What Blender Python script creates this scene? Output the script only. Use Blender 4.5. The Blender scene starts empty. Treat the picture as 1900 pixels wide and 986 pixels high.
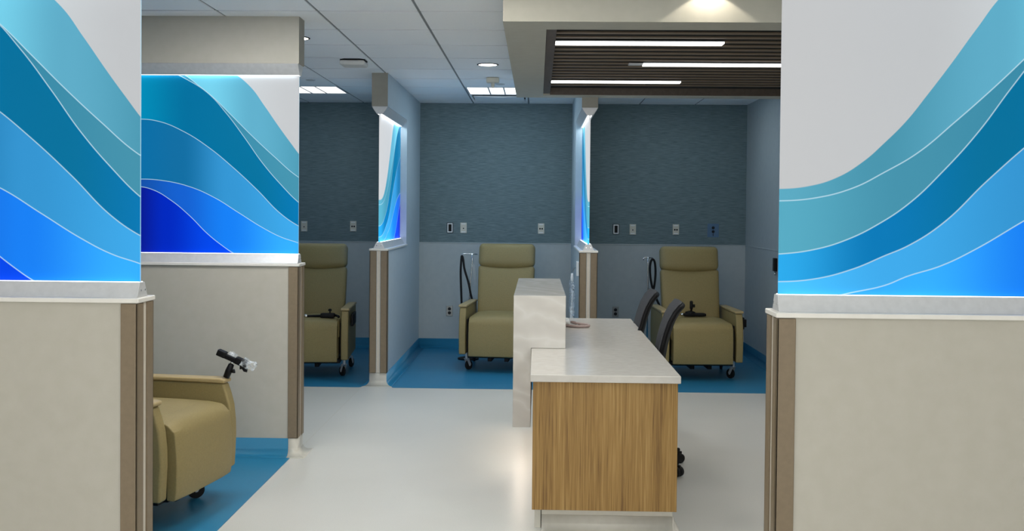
import bpy, bmesh, math, random
from mathutils import Vector, Matrix, noise
random.seed(7)
scene = bpy.context.scene
COL = scene.collection
PI = math.pi
R = math.radians

# ------------------------------------------------------------------ camera
YAW, PITCH, ROLL = 0.02516, 0.01848, 0.00908
FPX, CY = 1858.9, 425.85
cf = Vector((-math.sin(YAW)*math.cos(PITCH), math.cos(YAW)*math.cos(PITCH), -math.sin(PITCH)))
cr = Vector((math.cos(YAW), math.sin(YAW), 0.0))
cu = cr.cross(cf)
cr2 = cr*math.cos(ROLL) + cu*math.sin(ROLL)
cu2 = cu*math.cos(ROLL) - cr*math.sin(ROLL)
cam_data = bpy.data.cameras.new('camera')
cam = bpy.data.objects.new('camera', cam_data)
COL.objects.link(cam)
m = Matrix((cr2, cu2, -cf)).transposed().to_4x4()
m.translation = Vector((0, 0, 1.54))
cam.matrix_world = m
cam_data.sensor_width = 36.0
cam_data.lens = FPX*36.0/1900.0
cam_data.shift_y = -(493.0-CY)/1900.0
cam_data.clip_start = 0.05
scene.camera = cam

# ------------------------------------------------------------------ world, exposure
world = bpy.data.worlds.new('world'); scene.world = world
world.use_nodes = True
world.node_tree.nodes['Background'].inputs[0].default_value = (0.95, 0.94, 0.92, 1)
world.node_tree.nodes['Background'].inputs[1].default_value = 5.4
scene.view_settings.view_transform = 'Standard'
scene.view_settings.look = 'None'
scene.view_settings.exposure = 0.25
scene.view_settings.gamma = 1.0
scene.view_settings.use_curve_mapping = False

# light levels (watts of the lamps in each kind of fitting)
W_CORRIDOR_FILL = 7.6  # unseen fill lights added over the corridor
W_BAY = {'bay': 2.2, 'mid': 5.0, 'left': 21.0}
W_DOWN = 6.0
W_STRIP = 0.6
C_WARM = (1.0, 0.95, 0.86)
C_COOL = (0.62, 0.85, 1.0)

# ------------------------------------------------------------------ materials
def lin(r, g, b):
    f = lambda c: (c/255.0)/12.92 if c/255.0 <= 0.04045 else ((c/255.0+0.055)/1.055)**2.4
    return (f(r), f(g), f(b), 1.0)

def new_mat(name):
    mt = bpy.data.materials.new(name); mt.use_nodes = True
    nt = mt.node_tree
    return mt, nt, nt.nodes['Principled BSDF']

def N(nt, typ, **kw):
    n = nt.nodes.new(typ)
    for k, v in kw.items():
        setattr(n, k, v)
    return n

def coords(nt, scale=(1, 1, 1), kind='Object'):
    tc = N(nt, 'ShaderNodeTexCoord'); mp = N(nt, 'ShaderNodeMapping')
    mp.inputs['Scale'].default_value = scale
    nt.links.new(tc.outputs[kind], mp.inputs['Vector'])
    return mp.outputs['Vector']

def mottled(name, c1, c2, scale=(8, 8, 8), nscale=4.0, rough=0.5, bump=0.0, spec=0.4, metal=0.0, detail=4.0, coat=0.0, bscale=None):
    mt, nt, bs = new_mat(name)
    v = coords(nt, scale)
    nz = N(nt, 'ShaderNodeTexNoise'); nz.inputs['Scale'].default_value = nscale; nz.inputs['Detail'].default_value = detail
    nt.links.new(v, nz.inputs['Vector'])
    rp = N(nt, 'ShaderNodeValToRGB')
    rp.color_ramp.elements[0].position = 0.3; rp.color_ramp.elements[1].position = 0.7
    rp.color_ramp.elements[0].color = c1; rp.color_ramp.elements[1].color = c2
    nt.links.new(nz.outputs['Fac'], rp.inputs['Fac'])
    nt.links.new(rp.outputs['Color'], bs.inputs['Base Color'])
    bs.inputs['Roughness'].default_value = rough
    bs.inputs['Specular IOR Level'].default_value = spec
    bs.inputs['Metallic'].default_value = metal
    bs.inputs['Coat Weight'].default_value = coat
    if bump:
        bn = N(nt, 'ShaderNodeTexNoise'); bn.inputs['Scale'].default_value = bscale or nscale*12
        nt.links.new(v, bn.inputs['Vector'])
        bp = N(nt, 'ShaderNodeBump'); bp.inputs['Strength'].default_value = bump; bp.inputs['Distance'].default_value = 0.002
        nt.links.new(bn.outputs['Fac'], bp.inputs['Height']); nt.links.new(bp.outputs['Normal'], bs.inputs['Normal'])
    return mt

def emissive(name, color, strength):
    mt, nt, bs = new_mat(name)
    bs.inputs['Base Color'].default_value = (0.8, 0.8, 0.8, 1)
    bs.inputs['Emission Color'].default_value = color
    bs.inputs['Emission Strength'].default_value = strength
    return mt

M = {}
M['wall_paint'] = mottled('wall_paint', lin(180, 177, 166), lin(184, 181, 171), nscale=2, rough=0.55, bump=0.12, bscale=60, spec=0.3)
M['wall_grey'] = mottled('wall_grey', lin(176, 184, 186), lin(181, 189, 190), nscale=2, rough=0.6, bump=0.1, bscale=60, spec=0.3)
M['wall_paint_glass_lit'] = mottled('wall_paint_glass_lit', lin(186, 198, 204), lin(191, 202, 208), nscale=2, rough=0.55, bump=0.1, bscale=60, spec=0.3)  # wall paint lightened and blued to imitate glow from the lit glass
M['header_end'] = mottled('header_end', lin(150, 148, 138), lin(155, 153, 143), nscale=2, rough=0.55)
M['cap'] = mottled('cap', lin(222, 220, 214), lin(228, 226, 220), nscale=2, rough=0.4)
M['guard'] = mottled('guard', lin(122, 108, 88), lin(128, 114, 93), nscale=6, rough=0.5, bump=0.15)
M['guard_strip'] = mottled('guard_strip', lin(196, 190, 178), lin(201, 195, 183), nscale=6, rough=0.5)
M['soffit'] = mottled('soffit', lin(174, 172, 160), lin(179, 177, 165), nscale=2, rough=0.6)
M['tile'] = mottled('tile', lin(243, 247, 250), lin(248, 250, 252), nscale=12, rough=0.9, bump=0.2, bscale=80, spec=0.1)
M['tile_gap'] = mottled('tile_gap', lin(138, 143, 146), lin(144, 149, 152), nscale=4, rough=0.8)
M['aluminium'] = mottled('aluminium', lin(200, 202, 204), lin(208, 210, 212), nscale=5, rough=0.45, metal=0.35)
M['chrome'] = mottled('chrome', lin(205, 208, 210), lin(220, 222, 224), nscale=5, rough=0.18, metal=1.0)
M['black_plastic'] = mottled('black_plastic', lin(12, 12, 14), lin(17, 17, 19), nscale=5, rough=0.5, spec=0.2)
M['black_rubber'] = mottled('black_rubber', lin(16, 16, 17), lin(22, 22, 22), nscale=8, rough=0.7)
M['vinyl'] = mottled('vinyl', lin(140, 126, 84), lin(149, 134, 90), nscale=14, rough=0.48, bump=0.35, bscale=160, spec=0.35)
M['vinyl_pad'] = mottled('vinyl_pad', lin(166, 148, 108), lin(172, 154, 113), nscale=10, rough=0.4)
M['slat'] = mottled('slat', lin(112, 97, 80), lin(132, 115, 95), scale=(2, 30, 30), nscale=4, rough=0.6)
M['slat_frame'] = mottled('slat_frame', lin(84, 74, 66), lin(95, 84, 75), scale=(10, 2, 10), nscale=4, rough=0.6)
M['dark_void'] = mottled('dark_void', lin(20, 18, 16), lin(24, 22, 20), nscale=4, rough=0.9)
M['counter'] = mottled('counter', lin(190, 187, 180), lin(198, 195, 189), nscale=3, rough=0.22, spec=0.5, detail=8)
M['plinth'] = mottled('plinth', lin(196, 194, 184), lin(203, 201, 191), nscale=3, rough=0.5)
M['mesh_grey'] = mottled('mesh_grey', lin(64, 66, 70), lin(80, 82, 86), nscale=60, rough=0.85, spec=0.15, bump=0.4)
M['plate_beige'] = mottled('plate_beige', lin(205, 202, 188), lin(210, 207, 194), nscale=3, rough=0.4)
M['plate_white'] = mottled('plate_white', lin(225, 228, 228), lin(230, 233, 233), nscale=3, rough=0.4)
M['plate_blue'] = mottled('plate_blue', lin(88, 118, 150), lin(94, 124, 156), nscale=3, rough=0.3, metal=0.2)
M['plate_dark'] = mottled('plate_dark', lin(130, 134, 134), lin(138, 142, 142), nscale=3, rough=0.3, metal=0.6)
M['slot'] = mottled('slot', lin(12, 14, 16), lin(16, 18, 20), nscale=3, rough=0.6)
M['cord'] = mottled('cord', lin(160, 142, 138), lin(168, 150, 146), nscale=5, rough=0.5)
M['lamp_white'] = emissive('lamp_white', (1.0, 0.98, 0.96, 1), 1.6)
M['lamp_linear'] = emissive('lamp_linear', (1.0, 0.97, 0.93, 1), 2.6)
M['lamp_warm'] = emissive('lamp_warm', (1.0, 0.95, 0.86, 1), 3.0)

# plain vinyl floors
def floor_mat(name, c1, c2, rough):
    mt, nt, bs = new_mat(name)
    v = coords(nt, (1, 1, 1))
    n1 = N(nt, 'ShaderNodeTexNoise'); n1.inputs['Scale'].default_value = 240; n1.inputs['Detail'].default_value = 2
    n2 = N(nt, 'ShaderNodeTexNoise'); n2.inputs['Scale'].default_value = 1.3; n2.inputs['Detail'].default_value = 5
    nt.links.new(v, n1.inputs['Vector']); nt.links.new(v, n2.inputs['Vector'])
    mx = N(nt, 'ShaderNodeMath', operation='MULTIPLY_ADD'); mx.inputs[1].default_value = 0.6
    nt.links.new(n1.outputs['Fac'], mx.inputs[0])
    m2 = N(nt, 'ShaderNodeMath', operation='MULTIPLY'); m2.inputs[1].default_value = 0.4
    nt.links.new(n2.outputs['Fac'], m2.inputs[0]); nt.links.new(m2.outputs[0], mx.inputs[2])
    rp = N(nt, 'ShaderNodeValToRGB')
    rp.color_ramp.elements[0].position = 0.35; rp.color_ramp.elements[1].position = 0.65
    rp.color_ramp.elements[0].color = c1; rp.color_ramp.elements[1].color = c2
    nt.links.new(mx.outputs[0], rp.inputs['Fac']); nt.links.new(rp.outputs['Color'], bs.inputs['Base Color'])
    rr = N(nt, 'ShaderNodeMapRange'); rr.inputs['To Min'].default_value = rough-0.05; rr.inputs['To Max'].default_value = rough+0.07
    nt.links.new(n2.outputs['Fac'], rr.inputs['Value']); nt.links.new(rr.outputs[0], bs.inputs['Roughness'])
    bs.inputs['Specular IOR Level'].default_value = 0.4
    return mt
M['floor_white'] = floor_mat('floor_white', lin(193, 193, 188), lin(205, 205, 200), 0.36)
M['floor_blue'] = floor_mat('floor_blue', lin(38, 118, 158), lin(44, 127, 168), 0.34)

# horizontal-fibre wall covering
def grasscloth():
    mt, nt, bs = new_mat('grasscloth')
    v = coords(nt, (9, 9, 260)); v2 = coords(nt, (4, 4, 60))
    n1 = N(nt, 'ShaderNodeTexNoise'); n1.inputs['Scale'].default_value = 1.0; n1.inputs['Detail'].default_value = 3; n1.inputs['Roughness'].default_value = 0.6
    n2 = N(nt, 'ShaderNodeTexNoise'); n2.inputs['Scale'].default_value = 2.5; n2.inputs['Detail'].default_value = 4
    nt.links.new(v, n1.inputs['Vector']); nt.links.new(v2, n2.inputs['Vector'])
    ad = N(nt, 'ShaderNodeMath', operation='MULTIPLY_ADD'); ad.inputs[1].default_value = 0.8
    m2 = N(nt, 'ShaderNodeMath', operation='MULTIPLY'); m2.inputs[1].default_value = 0.2
    nt.links.new(n1.outputs['Fac'], ad.inputs[0]); nt.links.new(n2.outputs['Fac'], m2.inputs[0]); nt.links.new(m2.outputs[0], ad.inputs[2])
    rp = N(nt, 'ShaderNodeValToRGB')
    rp.color_ramp.elements[0].position = 0.36; rp.color_ramp.elements[1].position = 0.66
    rp.color_ramp.elements[0].color = lin(88, 108, 114); rp.color_ramp.elements[1].color = lin(126, 144, 148)
    nt.links.new(ad.outputs[0], rp.inputs['Fac']); nt.links.new(rp.outputs['Color'], bs.inputs['Base Color'])
    bs.inputs['Roughness'].default_value = 0.6; bs.inputs['Specular IOR Level'].default_value = 0.3
    bp = N(nt, 'ShaderNodeBump'); bp.inputs['Strength'].default_value = 0.4; bp.inputs['Distance'].default_value = 0.002
    nt.links.new(n1.outputs['Fac'], bp.inputs['Height']); nt.links.new(bp.outputs['Normal'], bs.inputs['Normal'])
    return mt
M['grasscloth'] = grasscloth()

def oak():
    mt, nt, bs = new_mat('oak_veneer')
    v = coords(nt, (105, 105, 1.6)); v2 = coords(nt, (330, 330, 5)); v3 = coords(nt, (12, 12, 0.5))
    ns = []
    for vv, sc, d in ((v, 1.0, 4), (v2, 1.0, 3), (v3, 1.0, 2)):
        n = N(nt, 'ShaderNodeTexNoise'); n.inputs['Scale'].default_value = sc; n.inputs['Detail'].default_value = d
        n.inputs['Distortion'].default_value = 0.25
        nt.links.new(vv, n.inputs['Vector']); ns.append(n)
    a = N(nt, 'ShaderNodeMath', operation='MULTIPLY_ADD'); a.inputs[1].default_value = 0.38
    b = N(nt, 'ShaderNodeMath', operation='MULTIPLY_ADD'); b.inputs[1].default_value = 0.42
    c = N(nt, 'ShaderNodeMath', operation='MULTIPLY'); c.inputs[1].default_value = 0.20
    nt.links.new(ns[2].outputs['Fac'], c.inputs[0])
    nt.links.new(ns[1].outputs['Fac'], b.inputs[0]); nt.links.new(c.outputs[0], b.inputs[2])
    nt.links.new(ns[0].outputs['Fac'], a.inputs[0]); nt.links.new(b.outputs[0], a.inputs[2])
    rp = N(nt, 'ShaderNodeValToRGB'); e = rp.color_ramp.elements
    e[0].position = 0.36; e[0].color = lin(102, 75, 42)
    e[1].position = 0.64; e[1].color = lin(172, 141, 88)
    e.new(0.45).color = lin(136, 105, 58); e.new(0.53).color = lin(152, 120, 69)
    nt.links.new(a.outputs[0], rp.inputs['Fac']); nt.links.new(rp.outputs['Color'], bs.inputs['Base Color'])
    bs.inputs['Roughness'].default_value = 0.45; bs.inputs['Specular IOR Level'].default_value = 0.3
    return mt
M['oak'] = oak()

def swirl():
    mt, nt, bs = new_mat('swirl_stone')
    v = coords(nt, (1.0, 1.0, 1.6))
    w = N(nt, 'ShaderNodeTexWave', wave_type='BANDS', bands_direction='DIAGONAL'); w.inputs['Scale'].default_value = 2.6
    w.inputs['Distortion'].default_value = 16.0; w.inputs['Detail'].default_value = 3; w.inputs['Detail Scale'].default_value = 0.8
    nt.links.new(v, w.inputs['Vector'])
    rp = N(nt, 'ShaderNodeValToRGB'); e = rp.color_ramp.elements
    e[0].position = 0.0; e[0].color = lin(188, 185, 179)
    e[1].position = 1.0; e[1].color = lin(200, 198, 193)
    e.new(0.6).color = lin(193, 190, 184); e.new(0.93).color = lin(196, 194, 188)
    nt.links.new(w.outputs['Fac'], rp.inputs['Fac']); nt.links.new(rp.outputs['Color'], bs.inputs['Base Color'])
    bs.inputs['Roughness'].default_value = 0.18
    return mt
M['swirl'] = swirl()

def plastic_film():
    mt, nt, bs = new_mat('clear_film')
    bs.inputs['Base Color'].default_value = (0.8, 0.88, 0.95, 1)
    bs.inputs['Roughness'].default_value = 0.12
    bs.inputs['Transmission Weight'].default_value = 0.0
    v = coords(nt, (1, 1, 1)); nz = N(nt, 'ShaderNodeTexNoise'); nz.inputs['Scale'].default_value = 45; nz.inputs['Detail'].default_value = 3
    nt.links.new(v, nz.inputs['Vector'])
    mr = N(nt, 'ShaderNodeMapRange'); mr.inputs['From Min'].default_value = 0.4; mr.inputs['From Max'].default_value = 0.7
    mr.inputs['To Min'].default_value = 0.06; mr.inputs['To Max'].default_value = 0.6
    nt.links.new(nz.outputs['Fac'], mr.inputs['Value']); nt.links.new(mr.outputs[0], bs.inputs['Alpha'])
    return mt
M['film'] = plastic_film()

# illuminated printed glass: one wave artwork, cut from a longer strip
ART = [
 [(0,1.626),(.112,1.637),(.205,1.666),(.297,1.723),(.37,1.789),(.443,1.864),(.516,1.958),(.59,2.058),(.68,2.186),(.77,2.305),(.873,2.386),(1.0,2.44),(1.8,2.5)],
 [(0,1.583),(.131,1.594),(.261,1.629),(.372,1.686),(.482,1.752),(.61,1.861),(.746,1.985),(.882,2.118),(1.0,2.232),(1.095,2.308),(1.193,2.379),(1.35,2.44),(1.8,2.5)],
 [(0,1.397),(.134,1.415),(.245,1.45),(.356,1.507),(.46,1.58),(.571,1.689),(.687,1.822),(.804,1.984),(.921,2.137),(1.037,2.261),(1.154,2.337),(1.26,2.384),(1.8,2.45)],
 [(0,1.301),(.135,1.312),(.265,1.347),(.376,1.395),(.457,1.431),(.57,1.506),(.725,1.659),(.881,1.801),(1.036,1.925),(1.19,2.02),(1.347,2.082),(1.477,2.095),(1.8,2.05)],
 [(0,1.215),(.14,1.238),(.266,1.266),(.378,1.292),(.457,1.325),(.57,1.362),(.685,1.419),(.841,1.514),(.996,1.608),(1.152,1.674),(1.326,1.711),(1.476,1.718),(1.8,1.68)],
 [(0,1.2),(.72,1.2),(.80,1.222),(.87,1.257),(.937,1.301),(1.034,1.377),(1.151,1.492),(1.268,1.587),(1.385,1.653),(1.476,1.672),(1.8,1.65)],
]
TONES = [  # along the strip: (w, colour)
 [(0.0,(190,192,194)),(0.5,(188,191,194)),(0.9,(200,206,210))],
 [(0.0,(88,165,190)),(0.35,(70,145,170)),(0.75,(92,168,196)),(1.05,(116,205,232)),(1.3,(100,200,232))],
 [(0.0,(84,165,190)),(0.45,(66,142,168)),(1.0,(54,134,164)),(1.3,(60,150,180))],
 [(0.0,(40,165,230)),(0.35,(0,118,180)),(0.75,(0,110,154)),(1.15,(0,110,156)),(1.5,(0,140,184)),(1.8,(0,145,198))],
 [(0.0,(70,190,255)),(0.4,(60,165,230)),(0.9,(50,145,205)),(1.2,(16,108,160)),(1.5,(8,110,166))],
 [(0.0,(60,150,255)),(0.5,(50,170,255)),(0.9,(20,125,240)),(1.2,(20,95,205)),(1.5,(20,80,165))],
 [(0.7,(10,80,240)),(1.0,(0,70,230)),(1.3,(0,40,190)),(1.5,(8,24,140))],
]
def art_glass(shift, glow):
    mt, nt, bs = new_mat('illuminated_wave_glass')
    L = nt.links.new
    tc = N(nt, 'ShaderNodeTexCoord'); sp = N(nt, 'ShaderNodeSeparateXYZ'); L(tc.outputs['Object'], sp.inputs[0])
    def math_(op, a, b=None, c=None):
        n = N(nt, 'ShaderNodeMath', operation=op)
        for i, x in enumerate((a, b, c)):
            if x is None: continue
            if isinstance(x, (int, float)): n.inputs[i].default_value = x
            else: L(x, n.inputs[i])
        return n.outputs[0]
    w = math_('MULTIPLY_ADD', sp.outputs['X'], 1/1.8, shift/1.8)
    w2 = math_('ADD', w, 0.01/1.8)
    z = math_('MULTIPLY_ADD', sp.outputs['Z'], 1/1.3, -1.2/1.3)
    def curve(pts, x):
        fc = N(nt, 'ShaderNodeFloatCurve'); cm = fc.mapping; c = cm.curves[0]
        P = [(a/1.8, max(0, (b-1.2)/1.3)) for a, b in pts]
        if P[-1][0] < 1.0: P.append((1.0, P[-1][1]))
        c.points[0].location = P[0]; c.points[1].location = P[-1]
        for q in P[1:-1]: c.points.new(*q)
        for q in c.points: q.handle_type = 'AUTO'
        cm.update()
        L(x, fc.inputs['Value'])
        return fc.outputs[0]
    def ramp(tones):
        rp = N(nt, 'ShaderNodeValToRGB'); rp.color_ramp.interpolation = 'EASE'
        e = rp.color_ramp.elements
        e[0].position = tones[0][0]/1.8; e[0].color = lin(*tones[0][1])
        e[1].position = tones[-1][0]/1.8; e[1].color = lin(*tones[-1][1])
        for p, c in tones[1:-1]: e.new(p/1.8).color = lin(*c)
        L(w, rp.inputs['Fac'])
        return rp.outputs['Color']
    col = ramp(TONES[0]); lines = None
    for i, pts in enumerate(ART):
        zc = curve(pts, w)
        d = math_('SUBTRACT', zc, z)
        f = math_('MULTIPLY', d, 1.3/0.003); f.node.use_clamp = True
        mx = N(nt, 'ShaderNodeMix', data_type='RGBA'); L(f, mx.inputs['Factor']); L(col, mx.inputs['A']); L(ramp(TONES[i+1]), mx.inputs['B'])
        col = mx.outputs['Result']
        if i > 0:
            zc2 = curve(pts, w2)
            s = math_('MULTIPLY', math_('SUBTRACT', zc2, zc), 130.0)      # slope dz/dw
            wd = math_('SQRT', math_('MULTIPLY_ADD', s, s, 1.0))
            dist = math_('DIVIDE', math_('MULTIPLY', math_('ABSOLUTE', d), 1.3), wd)
            ln = math_('SUBTRACT', 1.35, math_('MULTIPLY', dist, 1/0.0023)); ln.node.use_clamp = True
            lines = ln if lines is None else math_('MAXIMUM', lines, ln)
    # clear border of the pane along its free edge
    eg = math_('LESS_THAN', sp.outputs['X'], 0.012)
    mx = N(nt, 'ShaderNodeMix', data_type='RGBA')
    L(math_('MULTIPLY', lines, 0.68), mx.inputs['Factor']); L(col, mx.inputs['A']); mx.inputs['B'].default_value = lin(196, 226, 240)
    m2 = N(nt, 'ShaderNodeMix', data_type='RGBA'); L(math_('MULTIPLY', eg, 0.6), m2.inputs['Factor']); L(mx.outputs['Result'], m2.inputs['A']); m2.inputs['B'].default_value = lin(170, 214, 236)
    out = m2.outputs['Result']
    dk = N(nt, 'ShaderNodeMix', data_type='RGBA'); dk.inputs['Factor'].default_value = 0.78; L(out, dk.inputs['A']); dk.inputs['B'].default_value = (0, 0, 0, 1)
    L(dk.outputs['Result'], bs.inputs['Base Color']); L(out, bs.inputs['Emission Color'])
    bs.inputs['Emission Strength'].default_value = glow
    bs.inputs['Roughness'].default_value = 0.5; bs.inputs['Specular IOR Level'].default_value = 0.06
    return mt
M['art_cut_a'] = art_glass(0.45, 0.74)     # artwork as cut for the left bay
M['art_cut_c'] = art_glass(0.0, 1.0)
M['art_cut_b'] = art_glass(0.0, 0.74)      # artwork as cut for the right and rear bays

# ------------------------------------------------------------------ mesh helpers
class MB:
    def __init__(self): self.bm = bmesh.new()
    def box(self, x0, x1, y0, y1, z0, z1, mat=None, mi=0):
        vs = [self.bm.verts.new(Vector(c)) for c in ((x0,y0,z0),(x1,y0,z0),(x1,y1,z0),(x0,y1,z0),(x0,y0,z1),(x1,y0,z1),(x1,y1,z1),(x0,y1,z1))]
        if mat is not None:
            for v in vs: v.co = mat @ v.co
        for f in ((0,3,2,1),(4,5,6,7),(0,1,5,4),(1,2,6,5),(2,3,7,6),(3,0,4,7)):
            fc = self.bm.faces.new([vs[i] for i in f]); fc.material_index = mi
        return self
    def prism(self, pts, a, b, axis='x', mat=None, mi=0):
        # pts: 2D outline; axis: extrusion axis. x: pts=(y,z); y: pts=(x,z); z: pts=(x,y)
        def P(p, t):
            v = {'x': (t, p[0], p[1]), 'y': (p[0], t, p[1]), 'z': (p[0], p[1], t)}[axis]
            return Vector(v) if mat is None else mat @ Vector(v)
        A = [self.bm.verts.new(P(p, a)) for p in pts]; B = [self.bm.verts.new(P(p, b)) for p in pts]
        n = len(pts); fs = [self.bm.faces.new(A), self.bm.faces.new(B[::-1])]
        for i in range(n): fs.append(self.bm.faces.new((A[i], B[i], B[(i+1) % n], A[(i+1) % n])))
        for f in fs: f.material_index = mi
        bmesh.ops.recalc_face_normals(self.bm, faces=fs)
        return self
    def tube(self, pts, r, n=10, close=False, mi=0):
        pts = [Vector(p) for p in pts]; rings = []
        k = len(pts); rr = r if isinstance(r, (list, tuple)) else [r]*k
        prev = None
        for i, p in enumerate(pts):
            if close: t = pts[(i+1) % k]-pts[i-1]
            else: t = pts[min(i+1, k-1)]-pts[max(i-1, 0)]
            t.normalize()
            if prev is None:
                up = Vector((0, 0, 1)) if abs(t.z) < 0.9 else Vector((1, 0, 0))
                a = t.cross(up).normalized()
            else:
                a = (prev - t*prev.dot(t)).normalized()
            b = t.cross(a); prev = a
            rings.append([self.bm.verts.new(p+(a*math.cos(2*PI*j/n)+b*math.sin(2*PI*j/n))*rr[i]) for j in range(n)])
        fs = []
        rng = range(k) if close else range(k-1)
        for i in rng:
            A, B = rings[i], rings[(i+1) % k]
            for j in range(n): fs.append(self.bm.faces.new((A[j], A[(j+1) % n], B[(j+1) % n], B[j])))
        if not close:
            fs.append(self.bm.faces.new(rings[0][::-1])); fs.append(self.bm.faces.new(rings[-1]))
        for f in fs: f.material_index = mi; f.smooth = True
        return self
    def lathe(self, prof, n=24, mat=None, mi=0):
        # prof: (r, z) list, closed at ends
        rings = []
        for r, z in prof:
            ring = []
            for j in range(n):
                v = Vector((r*math.cos(2*PI*j/n), r*math.sin(2*PI*j/n), z))
                ring.append(self.bm.verts.new(v if mat is None else mat @ v))
            rings.append(ring)
        fs = []
        for A, B in zip(rings, rings[1:]):
            for j in range(n): fs.append(self.bm.faces.new((A[j], A[(j+1) % n], B[(j+1) % n], B[j])))
        fs.append(self.bm.faces.new(rings[0][::-1])); fs.append(self.bm.faces.new(rings[-1]))
        for f in fs: f.material_index = mi
        bmesh.ops.recalc_face_normals(self.bm, faces=fs)
        return self
    def cushion(self, size, r, puff=(0, 0, 0), n=12, centre=(0, 0, 0), warp=None):
        sx, sy, sz = [s/2 for s in size]
        tmp = bmesh.new(); bmesh.ops.create_cube(tmp, size=2.0)
        bmesh.ops.subdivide_edges(tmp, edges=tmp.edges[:], cuts=n, use_grid_fill=True)
        out = {}
        for v in tmp.verts:
            # crowd the grid lines toward the edges
            q = Vector([math.copysign(1-(1-abs(c))**1.6, c) for c in v.co])
            c = Vector((q.x*sx, q.y*sy, q.z*sz))
            inner = Vector([max(-s+r, min(s-r, a)) for s, a in zip((sx, sy, sz), c)])
            d = c-inner
            if d.length > 1e-9:
                # push the rounded corner out to radius r
                k = max(abs(d.x), abs(d.y), abs(d.z))
                c = inner + d.normalized()*min(r, k if k < r else r)
            u = Vector((c.x/sx, c.y/sy, c.z/sz))
            c.x += puff[0]*u.x*(1-u.y**2)*(1-u.z**2)
            c.y += puff[1]*u.y*(1-u.x**2)*(1-u.z**2)
            c.z += puff[2]*u.z*(1-u.x**2)*(1-u.y**2)
            c += Vector(centre)
            if warp: c = warp(c)
            out[v] = self.bm.verts.new(c)
        for f in tmp.faces:
            nf = self.bm.faces.new([out[v] for v in f.verts]); nf.smooth = True
        tmp.free()
        return self
    def build(self, name, mats, parent=None, bevel=0.0, seg=2, smooth=True, loc=None, rotz=0.0):
        bmesh.ops.recalc_face_normals(self.bm, faces=self.bm.faces)
        me = bpy.data.meshes.new(name); self.bm.to_mesh(me); self.bm.free()
        if not isinstance(mats, (list, tuple)): mats = [mats]
        for k in mats: me.materials.append(M[k])
        o = bpy.data.objects.new(name, me); COL.objects.link(o)
        if parent is not None: o.parent = parent
        if loc is not None: o.location = loc
        o.rotation_euler.z = rotz
        if bevel:
            b = o.modifiers.new('bevel', 'BEVEL'); b.width = bevel; b.segments = seg; b.limit_method = 'ANGLE'; b.angle_limit = R(35)
            b.harden_normals = True
            for p in me.polygons: p.use_smooth = True
        return o

def empty(name, loc=(0, 0, 0), rz=0.0):
    o = bpy.data.objects.new(name, None); COL.objects.link(o)
    o.empty_display_size = 0.1
    o.location = loc; o.rotation_euler.z = rz
    return o
def tag(o, label=None, cat=None, group=None, kind=None):
    if label: o['label'] = label
    if cat: o['category'] = cat
    if group: o['group'] = group
    if kind: o['kind'] = kind
    return o
def copy_tree(o, parent=None):
    c = o.copy(); COL.objects.link(c)
    if parent is not None: c.parent = parent
    for ch in list(o.children): copy_tree(ch, c)
    return c
def struct(o, label=None):
    o['kind'] = 'structure'
    if label: o['label'] = label
    return o
def area(name, parent, loc, size, power, color, rot=(0, 0, 0), shape='RECTANGLE', spread=180, seen=True):
    ld = bpy.data.lights.new(name, 'AREA'); ld.shape = shape
    ld.size = size[0]
    if shape in ('RECTANGLE', 'ELLIPSE'): ld.size_y = size[1]
    ld.energy = power; ld.color = color; ld.spread = R(spread)
    o = bpy.data.objects.new(name, ld); COL.objects.link(o)
    o.parent = parent; o.location = loc; o.rotation_euler = rot
    return o

CEIL = 2.73
BACK = 11.12

# ------------------------------------------------------------------ room shell
XL, XR, YN = -3.9, 3.3, -3.6
struct(MB().box(XL-.1, XR+.1, YN-.1, BACK+.1, -0.12, 0).build('floor', 'floor_white'), 'pale off white sheet vinyl floor')

# blue vinyl inlays of the bays (thin sheet, one per bay)
def sheet(name, x0, x1, y0, y1, corners=()):
    pts = []
    r = 0.035
    for cx, cy, a0, key in ((x0, y0, 180, 'a'), (x1, y0, 270, 'b'), (x1, y1, 0, 'c'), (x0, y1, 90, 'd')):
        if key in corners:
            ox = cx + (r if cx == x0 else -r); oy = cy + (r if cy == y0 else -r)
            for k in range(7):
                a = R(a0 + 15*k); pts.append((ox+r*math.cos(a), oy+r*math.sin(a)))
        else: pts.append((cx, cy))
    mb = MB().prism(pts, 0.0002, 0.0022, 'z')
    return struct(mb.build(name, 'floor_blue'), 'blue sheet vinyl floor of a treatment bay')
sheet('floor_bay_left', XL, -1.512, 3.86, 6.14, 'c')
sheet('floor_bay_rear_left', -3.15, -1.512, 8.605, BACK, 'b')
sheet('floor_bay_rear_middle', -1.249, 0.319, 8.605, BACK, 'ab')
sheet('floor_bay_rear_right', 0.575, 2.296, 8.57, BACK, 'a')

# welded seam in the white vinyl
struct(MB().box(-1.512, -1.508, 6.42, 8.56, 0, 0.0006).build('trim_1', 'plinth'), 'fine weld line in the floor')

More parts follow.
